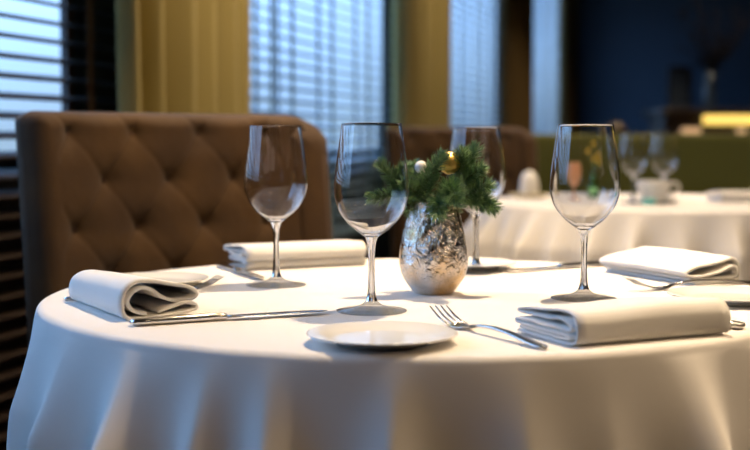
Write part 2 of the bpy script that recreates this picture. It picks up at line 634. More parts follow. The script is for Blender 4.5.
ZT_ = 0.7502
# ------------------------------------------------------------------ wine glasses
def smooth_prof(pts, sub=5):
    return crom(pts, sub)
def wine_glass(loc, label, group):
    t = thing('wine_glass', loc, label, 'wine glass', group=group)
    # foot (open where it meets the stem)
    foot = [(0, 0.0004), (0.034, 0.0004), (0.0395, 0.0003), (0.0412, 0.0009), (0.0413, 0.0016), (0.0395, 0.0023)]
    foot += smooth_prof([(0.0395, 0.0023), (0.030, 0.0036), (0.020, 0.0056), (0.012, 0.0082), (0.0070, 0.0125)], 4)[1:]
    mesh_obj('foot', lathe(foot, 56), M_foot, t)
    stem = smooth_prof([(0.0070, 0.0125), (0.0050, 0.020), (0.0041, 0.034), (0.0037, 0.052), (0.0040, 0.068), (0.0052, 0.080), (0.0078, 0.0875)], 4)
    mesh_obj('stem', lathe(stem, 40), M_glass, t)
    outer = smooth_prof([(0.0078, 0.0875), (0.0150, 0.0925), (0.0265, 0.1020), (0.0375, 0.1165), (0.0432, 0.1340), (0.0436, 0.1500),
                         (0.0414, 0.1700), (0.0382, 0.1930), (0.0346, 0.2190)], 7)
    inner = []
    for q in range(len(outer) - 1, 5, -1):        # an even 0.8 mm wall
        a, b = outer[max(q - 1, 0)], outer[min(q + 1, len(outer) - 1)]
        dx, dz = b[0] - a[0], b[1] - a[1]
        l_ = math.hypot(dx, dz)
        th = 0.0007 + 0.0012 * max(0, 1 - q / 16)
        inner.append((outer[q][0] - dz / l_ * th, outer[q][1] + dx / l_ * th))
    inner.append((0.0, inner[-1][1] - 0.0004))
    rim = [(0.0344, 0.21940), (0.0341, 0.21940)]
    bowl = mesh_obj('bowl', lathe(outer + rim + inner, 64), M_glass, t)
    return t
G = 'empty wine glasses on the front table'
g0 = wine_glass((-0.136, 1.692, ZT_), 'empty wine glass at left in front of the tufted chair', G)
dup(g0, (-0.004, 1.433, ZT_), 0, 'nearest and tallest-looking wine glass behind the front plate, left of the vase', G)
dup(g0, (0.153, 1.866, ZT_), 0, 'rearmost wine glass of the front table, partly behind the fir in the vase', G)
dup(g0, (0.263, 1.547, ZT_), 0, 'wine glass at right on the front table, right of the vase', G)
G2 = 'wine glasses on the rear table'
dup(g0, (0.815, 3.90, ZT_), 0, 'blurred wine glass on the rear table, left of the pair behind the cup', G2)
dup(g0, (0.918, 3.93, ZT_), 0, 'blurred wine glass on the rear table, right of the pair behind the cup', G2)

# ------------------------------------------------------------------ plates
def plate(loc, label, group):
    pr = [(0, 0.004), (0.040, 0.004), (0.043, 0.0), (0.0455, 0.0), (0.047, 0.0035), (0.058, 0.0075), (0.0735, 0.0118), (0.0748, 0.0128),
          (0.0742, 0.0140), (0.0725, 0.0139), (0.060, 0.0104), (0.0535, 0.0088), (0.049, 0.0070), (0.044, 0.0064), (0, 0.0062)]
    pr = [(r, z * 0.8) for r, z in pr]
    o = mesh_obj('bread_plate', lathe(pr, 80), M_porc, loc=loc)
    return tag(o, label, 'plate', group)
GP = 'white bread plates on the front table'
plate((0.007, 1.207, ZT_), 'round white bread plate at the front edge, below the nearest glass', GP)
plate((0.146, 1.915, ZT_), 'white bread plate at the back, behind the vase and rear glass', GP)
plate((-0.304, 1.690, ZT_), 'white bread plate at left behind the loosely rolled napkin', GP)
plate((0.437, 1.518, ZT_), 'white bread plate at the right edge of the photo', GP)

# ------------------------------------------------------------------ cutlery
def ribbon(bm, st):
    """st: list of (x, half width, z centre, half thickness): a bar along x with an oval-ish section"""
    rings = []
    for x, w, z, h in st:
        ring = []
        for k in range(12):
            a = 2 * PI * k / 12
            ca, sa = math.cos(a), math.sin(a)
            ring.append(bm.verts.new((x, w * math.copysign(abs(ca) ** 0.7, ca), z + h * math.copysign(abs(sa) ** 0.8, sa))))
        rings.append(ring)
    for q, r in zip(rings[:-1], rings[1:]):
        for k in range(12):
            bm.faces.new((q[k], q[(k + 1) % 12], r[(k + 1) % 12], r[k]))
    bm.faces.new(rings[0][::-1])
    bm.faces.new(rings[-1])

def fork(end, tip, label):
    """lies from its handle end to its tines"""
    e = Vector((end[0], end[1], 0)); t_ = Vector((tip[0], tip[1], 0))
    d = t_ - e
    s = d.length / 0.200
    root = thing('fork', (end[0], end[1], ZT_), label, 'fork', rotz=math.atan2(d.y, d.x), group='steel forks on the front table')
    bm = bmesh.new()
    ribbon(bm, [(x * s, w, z, h) for x, w, z, h in
                [(0.0, 0.002, 0.0022, 0.0012), (0.004, 0.0058, 0.0024, 0.0018), (0.012, 0.0068, 0.0028, 0.0020), (0.03, 0.0062, 0.0045, 0.0019), (0.06, 0.0048, 0.0078, 0.0018),
                 (0.09, 0.0036, 0.0092, 0.0018), (0.115, 0.0030, 0.0080, 0.0019), (0.132, 0.0031, 0.0050, 0.0020)]])
    mesh_obj('handle', bm, M_steel, root)
    bm = bmesh.new()
    ribbon(bm, [(x * s, w, z, h) for x, w, z, h in
                [(0.132, 0.0031, 0.0050, 0.0020), (0.140, 0.0070, 0.0033, 0.0013), (0.148, 0.0108, 0.0026, 0.0010), (0.156, 0.0118, 0.0028, 0.0010), (0.162, 0.0120, 0.0036, 0.0010)]])
    mesh_obj('head', bm, M_steel, root)
    for k in range(4):
        y = (-1.5 + k) * 0.0068
        bm = bmesh.new()
        st = [(0.158, 0.0026, 0.0031, 0.0010), (0.170, 0.0019, 0.0058, 0.0009), (0.182, 0.0016, 0.0095, 0.0009), (0.192, 0.0013, 0.0145, 0.0008), (0.200, 0.0006, 0.0190, 0.0005)]
        ribbon(bm, [(x * s, w, z, h) for x, w, z, h in st])
        for v in bm.verts:
            v.co.y += y
        mesh_obj('tine', bm, M_steel, root)
    return root
fork((0.163, 1.166), (0.069, 1.343), 'steel fork in front of the vase, tines beside the front plate')
fork((-0.388, 1.530), (-0.206, 1.640), 'steel fork at left, its tines showing right of the rolled napkin')
fork((0.528, 1.716), (0.333, 1.618), 'steel fork at right between the two folded napkins')

def knife(end, tip, label, tilt=0.0):
    e = Vector((end[0], end[1], 0)); t_ = Vector((tip[0], tip[1], 0))
    d = t_ - e
    s = d.length / 0.228
    root = thing('table_knife', (end[0], end[1], ZT_), label, 'knife', rotz=math.atan2(d.y, d.x), group='steel knives on the front table')
    bm = bmesh.new()
    ribbon(bm, [(x * s, w, z, h) for x, w, z, h in
                [(0.0, 0.003, 0.0042, 0.002), (0.003, 0.0078, 0.0042, 0.0036), (0.02, 0.0085, 0.0044, 0.0041), (0.05, 0.0076, 0.0044, 0.0041), (0.085, 0.0062, 0.0044, 0.0040),
                 (0.100, 0.0058, 0.0044, 0.0040), (0.104, 0.0070, 0.0044, 0.0042), (0.107, 0.0050, 0.0044, 0.0030)]])
    mesh_obj('handle', bm, M_steel, root)
    bm = bmesh.new()
    ribbon(bm, [(x * s, w, 0.0038, h) for x, w, h in
                [(0.107, 0.0050, 0.0018), (0.116, 0.0092, 0.0010), (0.14, 0.0102, 0.0008), (0.18, 0.0102, 0.0008), (0.21, 0.0088, 0.0007), (0.222, 0.0056, 0.0006), (0.228, 0.001, 0.0004)]])
    mesh_obj('blade', bm, M_steel, root)
    return root
knife((-0.263, 1.318), (-0.055, 1.415), 'steel table knife lying in front of the loosely rolled napkin')
knife((-0.247, 1.950), (-0.160, 1.745), 'steel knife behind the left glass, beside the back napkin')
knife((0.366, 1.961), (0.195, 1.850), 'thin steel knife lying between the vase and the right glass')
knife((0.389, 1.292), (0.244, 1.462), 'steel knife whose handle end shows right of the front napkin')

# ------------------------------------------------------------------ napkins
def napkin(prof, L, loc, ang, label, th=0.0026, taper=None, sub=6, zlift=0.0):
    """prof: centreline of the folded cloth in (x across, z up), extruded along local y"""
    c = crom(prof, sub)
    n = len(c)
    nor = []
    for i in range(n):
        a = c[max(i - 1, 0)]; b = c[min(i + 1, n - 1)]
        dx, dz = b[0] - a[0], b[1] - a[1]
        l_ = math.hypot(dx, dz) or 1
        nor.append((-dz / l_, dx / l_))
    bm = bmesh.new()
    rings = []
    NY = 14
    for j in range(NY + 1):
        v = j / NY
        y = v * L
        edge = 1.0
        A, B = [], []
        sx_, sz_, ox, oz = (1, 1, 0, 0) if taper is None else taper(v)
        for i, (x, z) in enumerate(c):
            s = i / (n - 1)
            yy = y + (0.0022 * math.sin(s * 9 + 1.3) + 0.0035 * (s - 0.5)) * (1 if v > 0.5 else -1)
            wob = 0.0011 * noise.noise(Vector((x * 45, y * 22, z * 45)))
            h = th / 2
            for lst, sg in ((A, 1), (B, -1)):
                xx = (x + sg * nor[i][0] * h) * sx_ + ox
                zz = (z + sg * nor[i][1] * h) * sz_ + oz + wob * min(1, max(0, (z - 0.004) / 0.01))
                lst.append(bm.verts.new((xx, yy, max(zz, 0.0002))))
        rings.append(A + B[::-1])
    m_ = len(rings[0])
    for a, b in zip(rings[:-1], rings[1:]):
        for i in range(m_):
            k = (i + 1) % m_
            bm.faces.new((a[i], a[k], b[k], b[i]))
    for R_ in (rings[0], rings[-1]):
        for i in range(n - 1):
            q = [R_[i], R_[i + 1], R_[m_ - 2 - i], R_[m_ - 1 - i]]
            try:
                bm.faces.new(q)
            except ValueError:
                pass
    o = mesh_obj('napkin', bm, M_napkin, loc=(loc[0], loc[1], ZT_ + zlift), rotz=ang)
    return tag(o, label, 'napkin', group='white folded napkins on the front table')

k_ = 1 / 3456
raw = [(372, 297), (340, 292), (310, 272), (297, 238), (318, 205), (352, 190), (392, 196), (430, 225), (470, 246), (520, 252), (565, 246), (583, 228), (566, 205),
       (520, 188), (450, 172), (385, 160), (330, 163), (292, 190), (276, 235), (277, 285), (296, 312), (340, 318), (400, 317), (470, 309), (540, 300), (572, 290), (570, 270),
       (545, 262), (505, 266), (460, 280), (420, 294)]
pL = [((x - 274) * k_, (321 - y) * k_ * 0.92 + 0.001) for x, y in raw]
# local x = across (towards right/back), local y = along the roll (towards back left)
napkin(pL, 0.198, (-0.279, 1.352), math.atan2(0.50, 0.866), 'loosely rolled white napkin at left, its open spiral end facing the camera',
       th=0.0040, taper=lambda v: (1 - 0.05 * v, 0.98 - 0.16 * v, 0, 0))

# front right napkin: smooth roll towards the camera, layered end at left
pF = [(0.108, 0.0035), (0.060, 0.0025), (0.020, 0.0020), (0.0045, 0.0045), (0.0015, 0.014), (0.004, 0.026), (0.014, 0.0345), (0.035, 0.0350), (0.070, 0.0320), (0.104, 0.0285),
      (0.111, 0.0265), (0.104, 0.0245), (0.070, 0.0245), (0.030, 0.0260), (0.0125, 0.0225), (0.0105, 0.0185), (0.016, 0.0165), (0.050, 0.0175), (0.100, 0.0180), (0.107, 0.0160),
      (0.100, 0.0138), (0.050, 0.0120), (0.014, 0.0115), (0.012, 0.0085), (0.030, 0.0072), (0.070, 0.0080), (0.104, 0.0088)]
napkin(pF, 0.190, (0.366, 1.258), math.atan2(0.90, -0.43), 'white folded napkin at front right, smooth long side towards the camera', th=0.0026,
       taper=lambda v: (1 - 0.12 * (1 - v), 0.97 + 0.05 * math.sin(v * 5), 0, 0))

pR = [(0.010, 0.0020), (0.045, 0.0018), (0.078, 0.0022), (0.0885, 0.0060), (0.0905, 0.0150), (0.0885, 0.0270), (0.0800, 0.0345), (0.0700, 0.0335), (0.045, 0.0290),
      (0.015, 0.0245), (0.000, 0.0195), (-0.002, 0.0155), (0.006, 0.0125), (0.025, 0.0130), (0.050, 0.0165), (0.070, 0.0235), (0.0790, 0.0240), (0.0830, 0.0150),
      (0.0780, 0.0090), (0.060, 0.0085), (0.030, 0.0080), (0.006, 0.0078)]
napkin(pR, 0.205, (0.430, 1.685), math.atan2(0.42, 0.91), 'white folded napkin at right rear, beside the right glass', th=0.0036,
       taper=lambda v: (1, 0.98 + 0.06 * math.sin(v * 3.0), 0, 0))

pB = [(0.084, 0.0022), (0.045, 0.0020), (0.010, 0.0020), (0.0015, 0.0055), (0.003, 0.0105), (0.012, 0.0125), (0.050, 0.0125), (0.078, 0.0130), (0.080, 0.0160), (0.060, 0.0175),
      (0.020, 0.0150), (0.002, 0.0165), (-0.003, 0.0240), (0.003, 0.0320), (0.016, 0.0355), (0.050, 0.0350), (0.082, 0.0330), (0.091, 0.0300), (0.088, 0.0265),
      (0.060, 0.0270), (0.024, 0.0285), (0.012, 0.0245), (0.022, 0.0215), (0.050, 0.0225), (0.078, 0.0225)]
napkin(pB, 0.205, (-0.014, 1.972), math.atan2(0.89, -0.44), 'white folded napkin at the back between the two left glasses', th=0.0028)

# ------------------------------------------------------------------ mercury glass vase with fir and baubles
def vase_mat():
    m, n, l, b = node_mat('gold_silver_mercury_glass')
    t = n.new('ShaderNodeTexCoord')
    mp = n.new('ShaderNodeMapping')
    mp.inputs['Scale'].default_value = (1, 1, 0.75)
    l.new(t.outputs['Object'], mp.inputs['Vector'])
    v = n.new('ShaderNodeTexVoronoi')
    v.feature = 'DISTANCE_TO_EDGE'
    v.inputs['Scale'].default_value = 55
    nz = n.new('ShaderNodeTexNoise')
    nz.inputs['Scale'].default_value = 55
    nz.inputs['Detail'].default_value = 6
    nz.inputs['Distortion'].default_value = 1.6
    l.new(mp.outputs[0], nz.inputs['Vector'])
    mxv = n.new('ShaderNodeMixRGB')
    mxv.inputs[0].default_value = 0.04
    l.new(mp.outputs[0], mxv.inputs[1])
    l.new(nz.outputs['Color'], mxv.inputs[2])
    l.new(mxv.outputs[0], v.inputs['Vector'])
    r = n.new('ShaderNodeValToRGB')
    r.color_ramp.elements[0].position = 0.40
    r.color_ramp.elements[0].color = (0.86, 0.83, 0.80, 1)
    r.color_ramp.elements[1].position = 0.66
    r.color_ramp.elements[1].color = (0.74, 0.50, 0.24, 1)
    nz2 = n.new('ShaderNodeTexNoise')
    nz2.inputs['Scale'].default_value = 24
    nz2.inputs['Detail'].default_value = 5
    l.new(t.outputs['Object'], nz2.inputs['Vector'])
    l.new(nz2.outputs['Fac'], r.inputs[0])
    l.new(r.outputs[0], b.inputs['Base Color'])
    b.inputs['Metallic'].default_value = 1.0
    b.inputs['Roughness'].default_value = 0.10
    b.inputs['Coat Weight'].default_value = 0.6
    b.inputs['Coat Roughness'].default_value = 0.03
    ad = n.new('ShaderNodeMath')
    ad.operation = 'ADD'
    l.new(v.outputs['Distance'], ad.inputs[0])
    l.new(nz.outputs['Fac'], ad.inputs[1])
    bp = n.new('ShaderNodeBump')
    bp.inputs['Strength'].default_value = 0.75
    bp.inputs['Distance'].default_value = 0.004
    l.new(ad.outputs[0], bp.inputs['Height'])
    l.new(bp.outputs[0], b.inputs['Normal'])
    return m
M_vase = vase_mat()
VC = (0.0765, 1.605)
vo = smooth_prof([(0.0, 0.0), (0.022, 0.0), (0.0265, 0.003), (0.0335, 0.011), (0.0415, 0.024), (0.0452, 0.040), (0.0445, 0.056), (0.0405, 0.078),
                  (0.0355, 0.100), (0.0320, 0.121)], 5)
vi = [(0.0312, 0.1215), (0.0306, 0.121)] + smooth_prof([(0.0306, 0.121), (0.0340, 0.100), (0.0388, 0.078), (0.0428, 0.056), (0.0435, 0.040), (0.039, 0.022), (0.024, 0.008), (0.0, 0.006)], 4)[1:]
vase = mesh_obj('vase', lathe(vo + vi, 72), M_vase, loc=(VC[0], VC[1], ZT_))
tag(vase, 'small gold and silver mercury glass vase holding fir sprigs, centre of the front table', 'vase')

def fir_mat():
    m = mat('fir_needle_green', (0.045, 0.125, 0.060), rough=0.35, spec=0.8, var=(120, (0.20, 0.33, 0.12)))
    return m
M_fir = fir_mat()
M_stem = mat('brown_twig_bark', (0.10, 0.065, 0.03), rough=0.8)
def sprig(pts, label, length=0.016, count=300, seed=0, side=()):
    """a fir twig: woody stem, side twigs and stiff needles set all round"""
    rnd = random.Random(seed)
    base = Vector(pts[0]) + Vector((-0.0015, -0.035, 0.002))
    root = thing('fir_sprig', base, label, 'fir sprig', group='green fir sprigs in the vase')
    bms = bmesh.new()
    bmn = bmesh.new()
    def path(pp, r0, cnt, ln):
        c = [Vector(p) - Vector(pts[0]) for p in crom([tuple(p) for p in pp], 8)]
        m_ = len(c)
        tube(bms, c, [r0 * (1 - 0.6 * i / (m_ - 1)) for i in range(m_)], 6)
        cnt = int(cnt * 1.6)
        for q in range(cnt):
            f = (q / cnt) ** 0.9 * (m_ - 1)
            i = min(int(f), m_ - 2)
            p = c[i].lerp(c[i + 1], f - i)
            d = (c[i + 1] - c[i]).normalized()
            a = d.orthogonal().normalized()
            b = d.cross(a)
            th = rnd.uniform(0, 2 * PI)
            out = a * math.cos(th) + b * math.sin(th)
            u = f / (m_ - 1)
            lean = 0.42 + 1.0 * max(0, u - 0.8) * 4 + rnd.uniform(-0.15, 0.25)
            nd = (out + d * lean).normalized()
            L = ln * 1.12 * rnd.uniform(0.85, 1.1) * (0.88 + 0.12 * math.sin(min(1, u * 1.1) * PI))
            w = 0.0010
            s1 = nd.cross(d).normalized() * w
            s2 = nd.cross(s1).normalized() * w * 0.6
            tip = p + nd * L + d * L * 0.10
            mid = p + nd * L * 0.55
            A = [bmn.verts.new(p + o * 0.6) for o in (s1, s2, -s1, -s2)]
            B = [bmn.verts.new(mid + o) for o in (s1, s2, -s1, -s2)]
            T = bmn.verts.new(tip)
            for k in range(4):
                bmn.faces.new((A[k], A[(k + 1) % 4], B[(k + 1) % 4], B[k]))
                bmn.faces.new((B[k], B[(k + 1) % 4], T))
    path(pts, 0.0016, count, length)
    for sp, cnt in side:
        path(sp, 0.0011, cnt, length * 0.9)
    mesh_obj('stem', bms, M_stem, root)
    nd_ = mesh_obj('needles', bmn, M_fir, root, smooth=False)
    nd_['kind'] = 'stuff'
    return root
def PX(px, py, y):
    return (round((px - 375) / 1235 * y, 4), y, round(0.95 - (py - 140) / 1235 * y, 4))
zi = 0.845
sprig([(0.090, 1.635, zi), (0.102, 1.63, 0.878), (0.116, 1.632, 0.905), (0.131, 1.636, 0.934)], 'tallest fir sprig, at the right of the bunch',
      0.0165, 430, 1, side=[([(0.108, 1.631, 0.89), (0.122, 1.625, 0.900), (0.137, 1.620, 0.912)], 150), ([(0.116, 1.632, 0.905), (0.112, 1.628, 0.918), (0.114, 1.626, 0.932)], 120)])
sprig([(0.070, 1.63, zi), (0.066, 1.622, 0.876), (0.070, 1.615, 0.900), (0.086, 1.610, 0.926)], 'dense middle fir sprig leaning in front of the gold bauble',
      0.0155, 430, 2, side=[([(0.061, 1.62, 0.878), (0.050, 1.612, 0.884), (0.042, 1.606, 0.894)], 150)])
sprig([(0.086, 1.625, zi), (0.092, 1.604, 0.880), (0.098, 1.590, 0.886), (0.101, 1.572, 0.880)], 'short fir sprig whose tip points at the camera over the vase rim',
      0.0185, 360, 3, side=[([(0.091, 1.60, 0.873), (0.082, 1.590, 0.868), (0.080, 1.582, 0.858)], 110)])
sprig([(0.094, 1.64, zi), (0.112, 1.632, 0.872), (0.134, 1.626, 0.872), (0.152, 1.622, 0.862)], 'drooping fir sprig at the right edge of the bunch',
      0.0165, 330, 4, side=[([(0.118, 1.63, 0.873), (0.132, 1.62, 0.884), (0.146, 1.616, 0.890)], 150)])
sprig([(0.060, 1.64, zi), (0.044, 1.632, 0.872), (0.030, 1.628, 0.893), (0.012, 1.625, 0.915)], 'fir sprig rising to the left, seen through the nearest wine glass',
      0.0150, 380, 5, side=[([(0.042, 1.632, 0.876), (0.038, 1.626, 0.898), (0.041, 1.622, 0.912)], 130)])
sprig([(0.056, 1.635, zi), (0.040, 1.622, 0.868), (0.020, 1.616, 0.876), (-0.002, 1.612, 0.874)], 'low fir sprig pointing left, seen through the nearest wine glass',
      0.0145, 300, 6)
sprig([(0.072, 1.66, zi), (0.066, 1.668, 0.880), (0.060, 1.672, 0.900), (0.056, 1.674, 0.912)], 'short fir sprig at the back left of the bunch',
      0.0150, 240, 7)

def gold_mat():
    m = mat('crinkled_gold_foil', (1.0, 0.70, 0.20), rough=0.32, metal=1.0, bump=(200, 0.5, 0.001))
    return m
M_gold = gold_mat()
bm = bmesh.new()
bmesh.ops.create_icosphere(bm, subdivisions=4, radius=0.0145)
for v in bm.verts:
    v.co *= 1 + 0.10 * noise.noise(v.co * 260) + 0.05 * noise.noise(v.co * 600)
tag(mesh_obj('gold_bauble', bm, M_gold, loc=(0.0965, 1.598, 0.9205)), 'crinkled gold bauble nestled between the fir sprigs', 'bauble')
bm = bmesh.new()
bmesh.ops.create_uvsphere(bm, u_segments=24, v_segments=14, radius=0.009)
tag(mesh_obj('white_bauble', bm, mat('pearl_white_gloss', (0.85, 0.80, 0.78), rough=0.2, coat=0.6), loc=(0.0610, 1.632, 0.9140)), 'small pearly white bauble left of the gold bauble', 'bauble')

# ------------------------------------------------------------------ tufted chairs
def tufted_chair(loc, rotz, label, w=0.572):
    root = thing('tufted_chair', loc, label, 'chair', rotz=rotz, group='brown tufted wingback chairs')
    # plan path of the back: wings curve forwards (local -y)
    wing = 0.035
    half = w / 2
    path = crom([(-half - 0.010, -0.018), (-half + 0.025, -0.010), (-half + 0.06, -0.002), (-half + 0.11, 0.008), (-half * 0.35, 0.018), (half * 0.35, 0.018),
                 (half - 0.11, 0.008), (half - 0.035, -0.012), (half - 0.004, -wing * 0.55), (half + 0.012, -wing - 0.04)], 12)
    ln = [0]
    for a, b in zip(path[:-1], path[1:]):
        ln.append(ln[-1] + math.hypot(b[0] - a[0], b[1] - a[1]))
    L = ln[-1]
    def at(s):
        s = min(max(s, 0), L)
        for i in range(len(ln) - 1):
            if ln[i + 1] >= s:
                t = (s - ln[i]) / max(ln[i + 1] - ln[i], 1e-9)
                a, b = path[i], path[i + 1]
                d = Vector((b[0] - a[0], b[1] - a[1], 0)).normalized()
                return Vector((a[0] + (b[0] - a[0]) * t, a[1] + (b[1] - a[1]) * t, 0)), Vector((d.y, -d.x, 0))
    z0, z1 = 0.36, 1.0
    NU, NV = 170, 110
    th = 0.048
    tufts = []
    for r in range(6):
        z = 0.962 - r * 0.084
        off = 0.0 if r % 2 else 0.070
        for q in range(-3, 4):
            s = q * 0.140 + off - 0.034
            if -half + 0.035 < s < half - 0.045:
                tufts.append((L / 2 + s, z))
    bm = bmesh.new()
    grid = {1: [], -1: []}
    for sg in (1, -1):
        for j in range(NV + 1):
            v = j / NV
            row = []
            for i in range(NU + 1):
                u = i / NU
                s = u * L
                h = z1 - z0
                zz = z0 + v * h
                # rounded upper corners
                ds = min(s, L - s)
                drop = 0.0
                rc = 0.03 if s < L / 2 else 0.09
                if ds < rc:
                    drop = rc - math.sqrt(max(rc * rc - (rc - ds) ** 2, 0))
                zz = z0 + v * (h - drop * 0.8)
                d = min(ds, (1 - v) * (h - drop * 0.8), v * h + 0.02)
                rr = 0.030
                k = 1.0 if d > rr else math.sqrt(max(0.0, 1 - (1 - d / rr) ** 2))
                t = th * (0.04 + 0.96 * k)
                if sg == 1:
                    puff = 0.0
                    m1 = 9; 
                    dd = 9
                    for ts, tz in tufts:
                        q_ = math.hypot(s - ts, (zz - tz) * 1.15)
                        if q_ < dd:
                            dd = q_
                    t -= 0.022 * math.exp(-(dd / 0.024) ** 1.1) * k
                    # diamond pleats between the buttons
                    a1 = (s - L / 2 - 0.032) / 0.140
                    b1 = (zz - 0.962) / 0.168
                    e1 = abs(((a1 + b1) % 1 + 1) % 1 - 0.5) * 2
                    e2 = abs(((a1 - b1) % 1 + 1) % 1 - 0.5) * 2
                    inside = 1 if (ds > (0.04 if s < L / 2 else 0.11) and zz > 0.50) else 0
                    pl = max((e1 - 0.86) / 0.14, 0) + max((e2 - 0.86) / 0.14, 0)
                    t -= 0.003 * min(pl, 1) * inside * k
                else:
                    t *= 0.75
                p, nr = at(s)
                back = 0.10 * max(0, zz - 0.5) ** 1.2           # slight recline
                row.append(bm.verts.new(p + nr * t * sg + Vector((0, back, zz))))
            grid[sg].append(row)
    for sg in (1, -1):
        g = grid[sg]
        for j in range(NV):
            for i in range(NU):
                bm.faces.new((g[j][i], g[j][i + 1], g[j + 1][i + 1], g[j + 1][i]))
    A, B = grid[1], grid[-1]
    for j in range(NV):
        for i in (0, NU):
            bm.faces.new((A[j][i], A[j + 1][i], B[j + 1][i], B[j][i]))
    for i in range(NU):
        for j in (0, NV):
            bm.faces.new((A[j][i], A[j][i + 1], B[j][i + 1], B[j][i]))
    back_o = mesh_obj('backrest', bm, M_chair, root)
    # buttons
    b0 = None
    for ts, tz in tufts:
        p, nr = at(ts)
        pos = p + nr * (th - 0.022 - 0.002) + Vector((0, 0.10 * max(0, tz - 0.5) ** 1.2, tz))
        if b0 is None:
            bmb = bmesh.new()
            bmesh.ops.create_uvsphere(bmb, u_segments=12, v_segments=8, radius=0.007)
            for v in bmb.verts:
                v.co.y *= 0.5
            b0 = mesh_obj('button', bmb, M_button, root)
            o = b0
        else:
            o = b0.copy()
            C.objects.link(o)
            o.parent = root
        o.location = pos
        o.rotation_euler.z = math.atan2(nr.x, -nr.y)
    # piping along the outer edge
    for e_ in (0.002, L - 0.002):
        pp = []
        for q in range(9):
            z_ = 0.42 + 0.5 * q / 8
            p, nr = at(e_)
            pp.append(p + Vector((0, 0.10 * max(0, z_ - 0.5) ** 1.2, z_)))
        bmp = bmesh.new()
        tube(bmp, pp, 0.0025, 8)
        mesh_obj('piping', bmp, M_button, root)
    bm = bmesh.new()
    add_box(bm, 0, -0.255, 0.385, w - 0.06, 0.47, 0.12, bevel=0.035, seg=4)
    mesh_obj('seat', bm, M_chair, root)
    bm = bmesh.new()
    add_box(bm, 0, -0.25, 0.305, w - 0.07, 0.46, 0.05, bevel=0.008)
    mesh_obj('seat_frame', bm, M_darkwood, root)
    for lx in (-1, 1):
        for ly in (-0.44, -0.06):
            bm = bmesh.new()
            x = lx * (half - 0.06)
            tube(bm, [(x, ly, 0.285), (x + lx * 0.005, ly, 0.15), (x + lx * 0.012, ly + (0.02 if ly > -0.2 else -0.01), 0.0)], [0.024, 0.019, 0.013], 10)
            mesh_obj('leg', bm, M_darkwood, root)
    return root
ch = tufted_chair((-0.356, 2.26, 0), math.radians(40), 'large brown tufted chair at left, drawn up behind the front table')
dup(ch, (0.34, 4.85, 0), math.radians(22), 'second brown tufted chair, blurred behind the vase beside the rear table')

# ------------------------------------------------------------------ green bench, far table ware
root = thing('upholstered_bench', (2.35, 5.75, 0), 'long olive green upholstered bench behind the rear table', 'bench', rotz=math.radians(-4))
for k in range(2):
    bm = bmesh.new()
    add_box(bm, -0.775 + k * 1.90, 0.10, 0.68, 1.885, 0.16, 0.60, bevel=0.035, seg=4)
    mesh_obj('back_cushion', bm, M_green, root)
    bm = bmesh.new()
    add_box(bm, -0.775 + k * 1.90, -0.22, 0.40, 1.885, 0.50, 0.14, bevel=0.03, seg=4)
    mesh_obj('seat_cushion', bm, M_green, root)
bm = bmesh.new()
add_box(bm, 0.175, -0.13, 0.165, 3.8, 0.60, 0.33, bevel=0.01)
mesh_obj('plinth', bm, M_darkwood, root)

# rear table ware
cupm = bmesh.new()
lathe([(0, 0.004), (0.024, 0.004), (0.025, 0.0), (0.028, 0.0), (0.030, 0.005), (0.044, 0.022), (0.052, 0.045), (0.0545, 0.064), (0.0535, 0.0652), (0.052, 0.064), (0.0495, 0.045), (0.042, 0.024), (0.028, 0.008), (0, 0.007)], 40, bm=cupm)
cup = thing('coffee_cup', (0.872, 3.86, 0.758), 'white coffee cup and its handle on the rear table', 'cup')
mesh_obj('cup_body', cupm, M_porc, cup)
bm = bmesh.new()
tube(bm, crom([(0.050, 0, 0.055), (0.070, 0, 0.058), (0.080, 0, 0.042), (0.066, 0, 0.026), (0.044, 0, 0.022)], 6), 0.0045, 8)
mesh_obj('handle', bm, M_porc, cup)
sa = lathe([(0, 0.003), (0.03, 0.003), (0.032, 0), (0.035, 0), (0.04, 0.003), (0.065, 0.009), (0.082, 0.015), (0.081, 0.017), (0.06, 0.012), (0.036, 0.007), (0, 0.0068)], 48)
tag(mesh_obj('saucer', sa, M_porc, loc=(0.872, 3.86, ZT_)), 'white saucer under the coffee cup on the rear table', 'saucer')
bm = bmesh.new()
add_box(bm, 0, 0, 0.012, 0.040, 0.008, 0.022, bevel=0.002)
tag(mesh_obj('teal_sachet', bm, mat('teal_paper', (0.20, 0.62, 0.60), rough=0.6), loc=(0.838, 3.770, ZT_), rotz=0.2), 'tiny teal paper sachet in front of the coffee cup', 'sachet')
# upright rounded napkin
bm = lathe([(0, 0), (0.032, 0), (0.033, 0.004), (0.0325, 0.03), (0.028, 0.055), (0.018, 0.072), (0.008, 0.078), (0, 0.079)], 32)
for v in bm.verts:
    a = math.atan2(v.co.y, v.co.x)
    k = 1 + 0.06 * math.sin(3 * a + v.co.z * 60)
    v.co.x *= k; v.co.y *= k
tag(mesh_obj('upright_napkin', bm, M_napkin, loc=(0.533, 4.27, ZT_ + 0.0145)), 'rounded upright white napkin on a small plate at the left of the rear table', 'napkin')
pr = [(0, 0.004), (0.040, 0.004), (0.043, 0.0), (0.0455, 0.0), (0.047, 0.0035), (0.0735, 0.0118), (0.0748, 0.0128), (0.0742, 0.0140), (0.0725, 0.0139), (0.049, 0.0070), (0, 0.0062)]
tag(mesh_obj('small_plate', lathe(pr, 48), mat('cream_porcelain', (0.80, 0.70, 0.46), rough=0.2), loc=(0.533, 4.27, ZT_)), 'small cream plate under the upright napkin on the rear table', 'plate')
napkin([(x, z) for x, z in pF], 0.17, (1.275, 3.98), math.atan2(0.90, -0.2), 'white folded napkin on the rear table at the right edge of the photo')
bpy.data.objects['napkin.004'].pop('group', None) if 'napkin.004' in bpy.data.objects else None

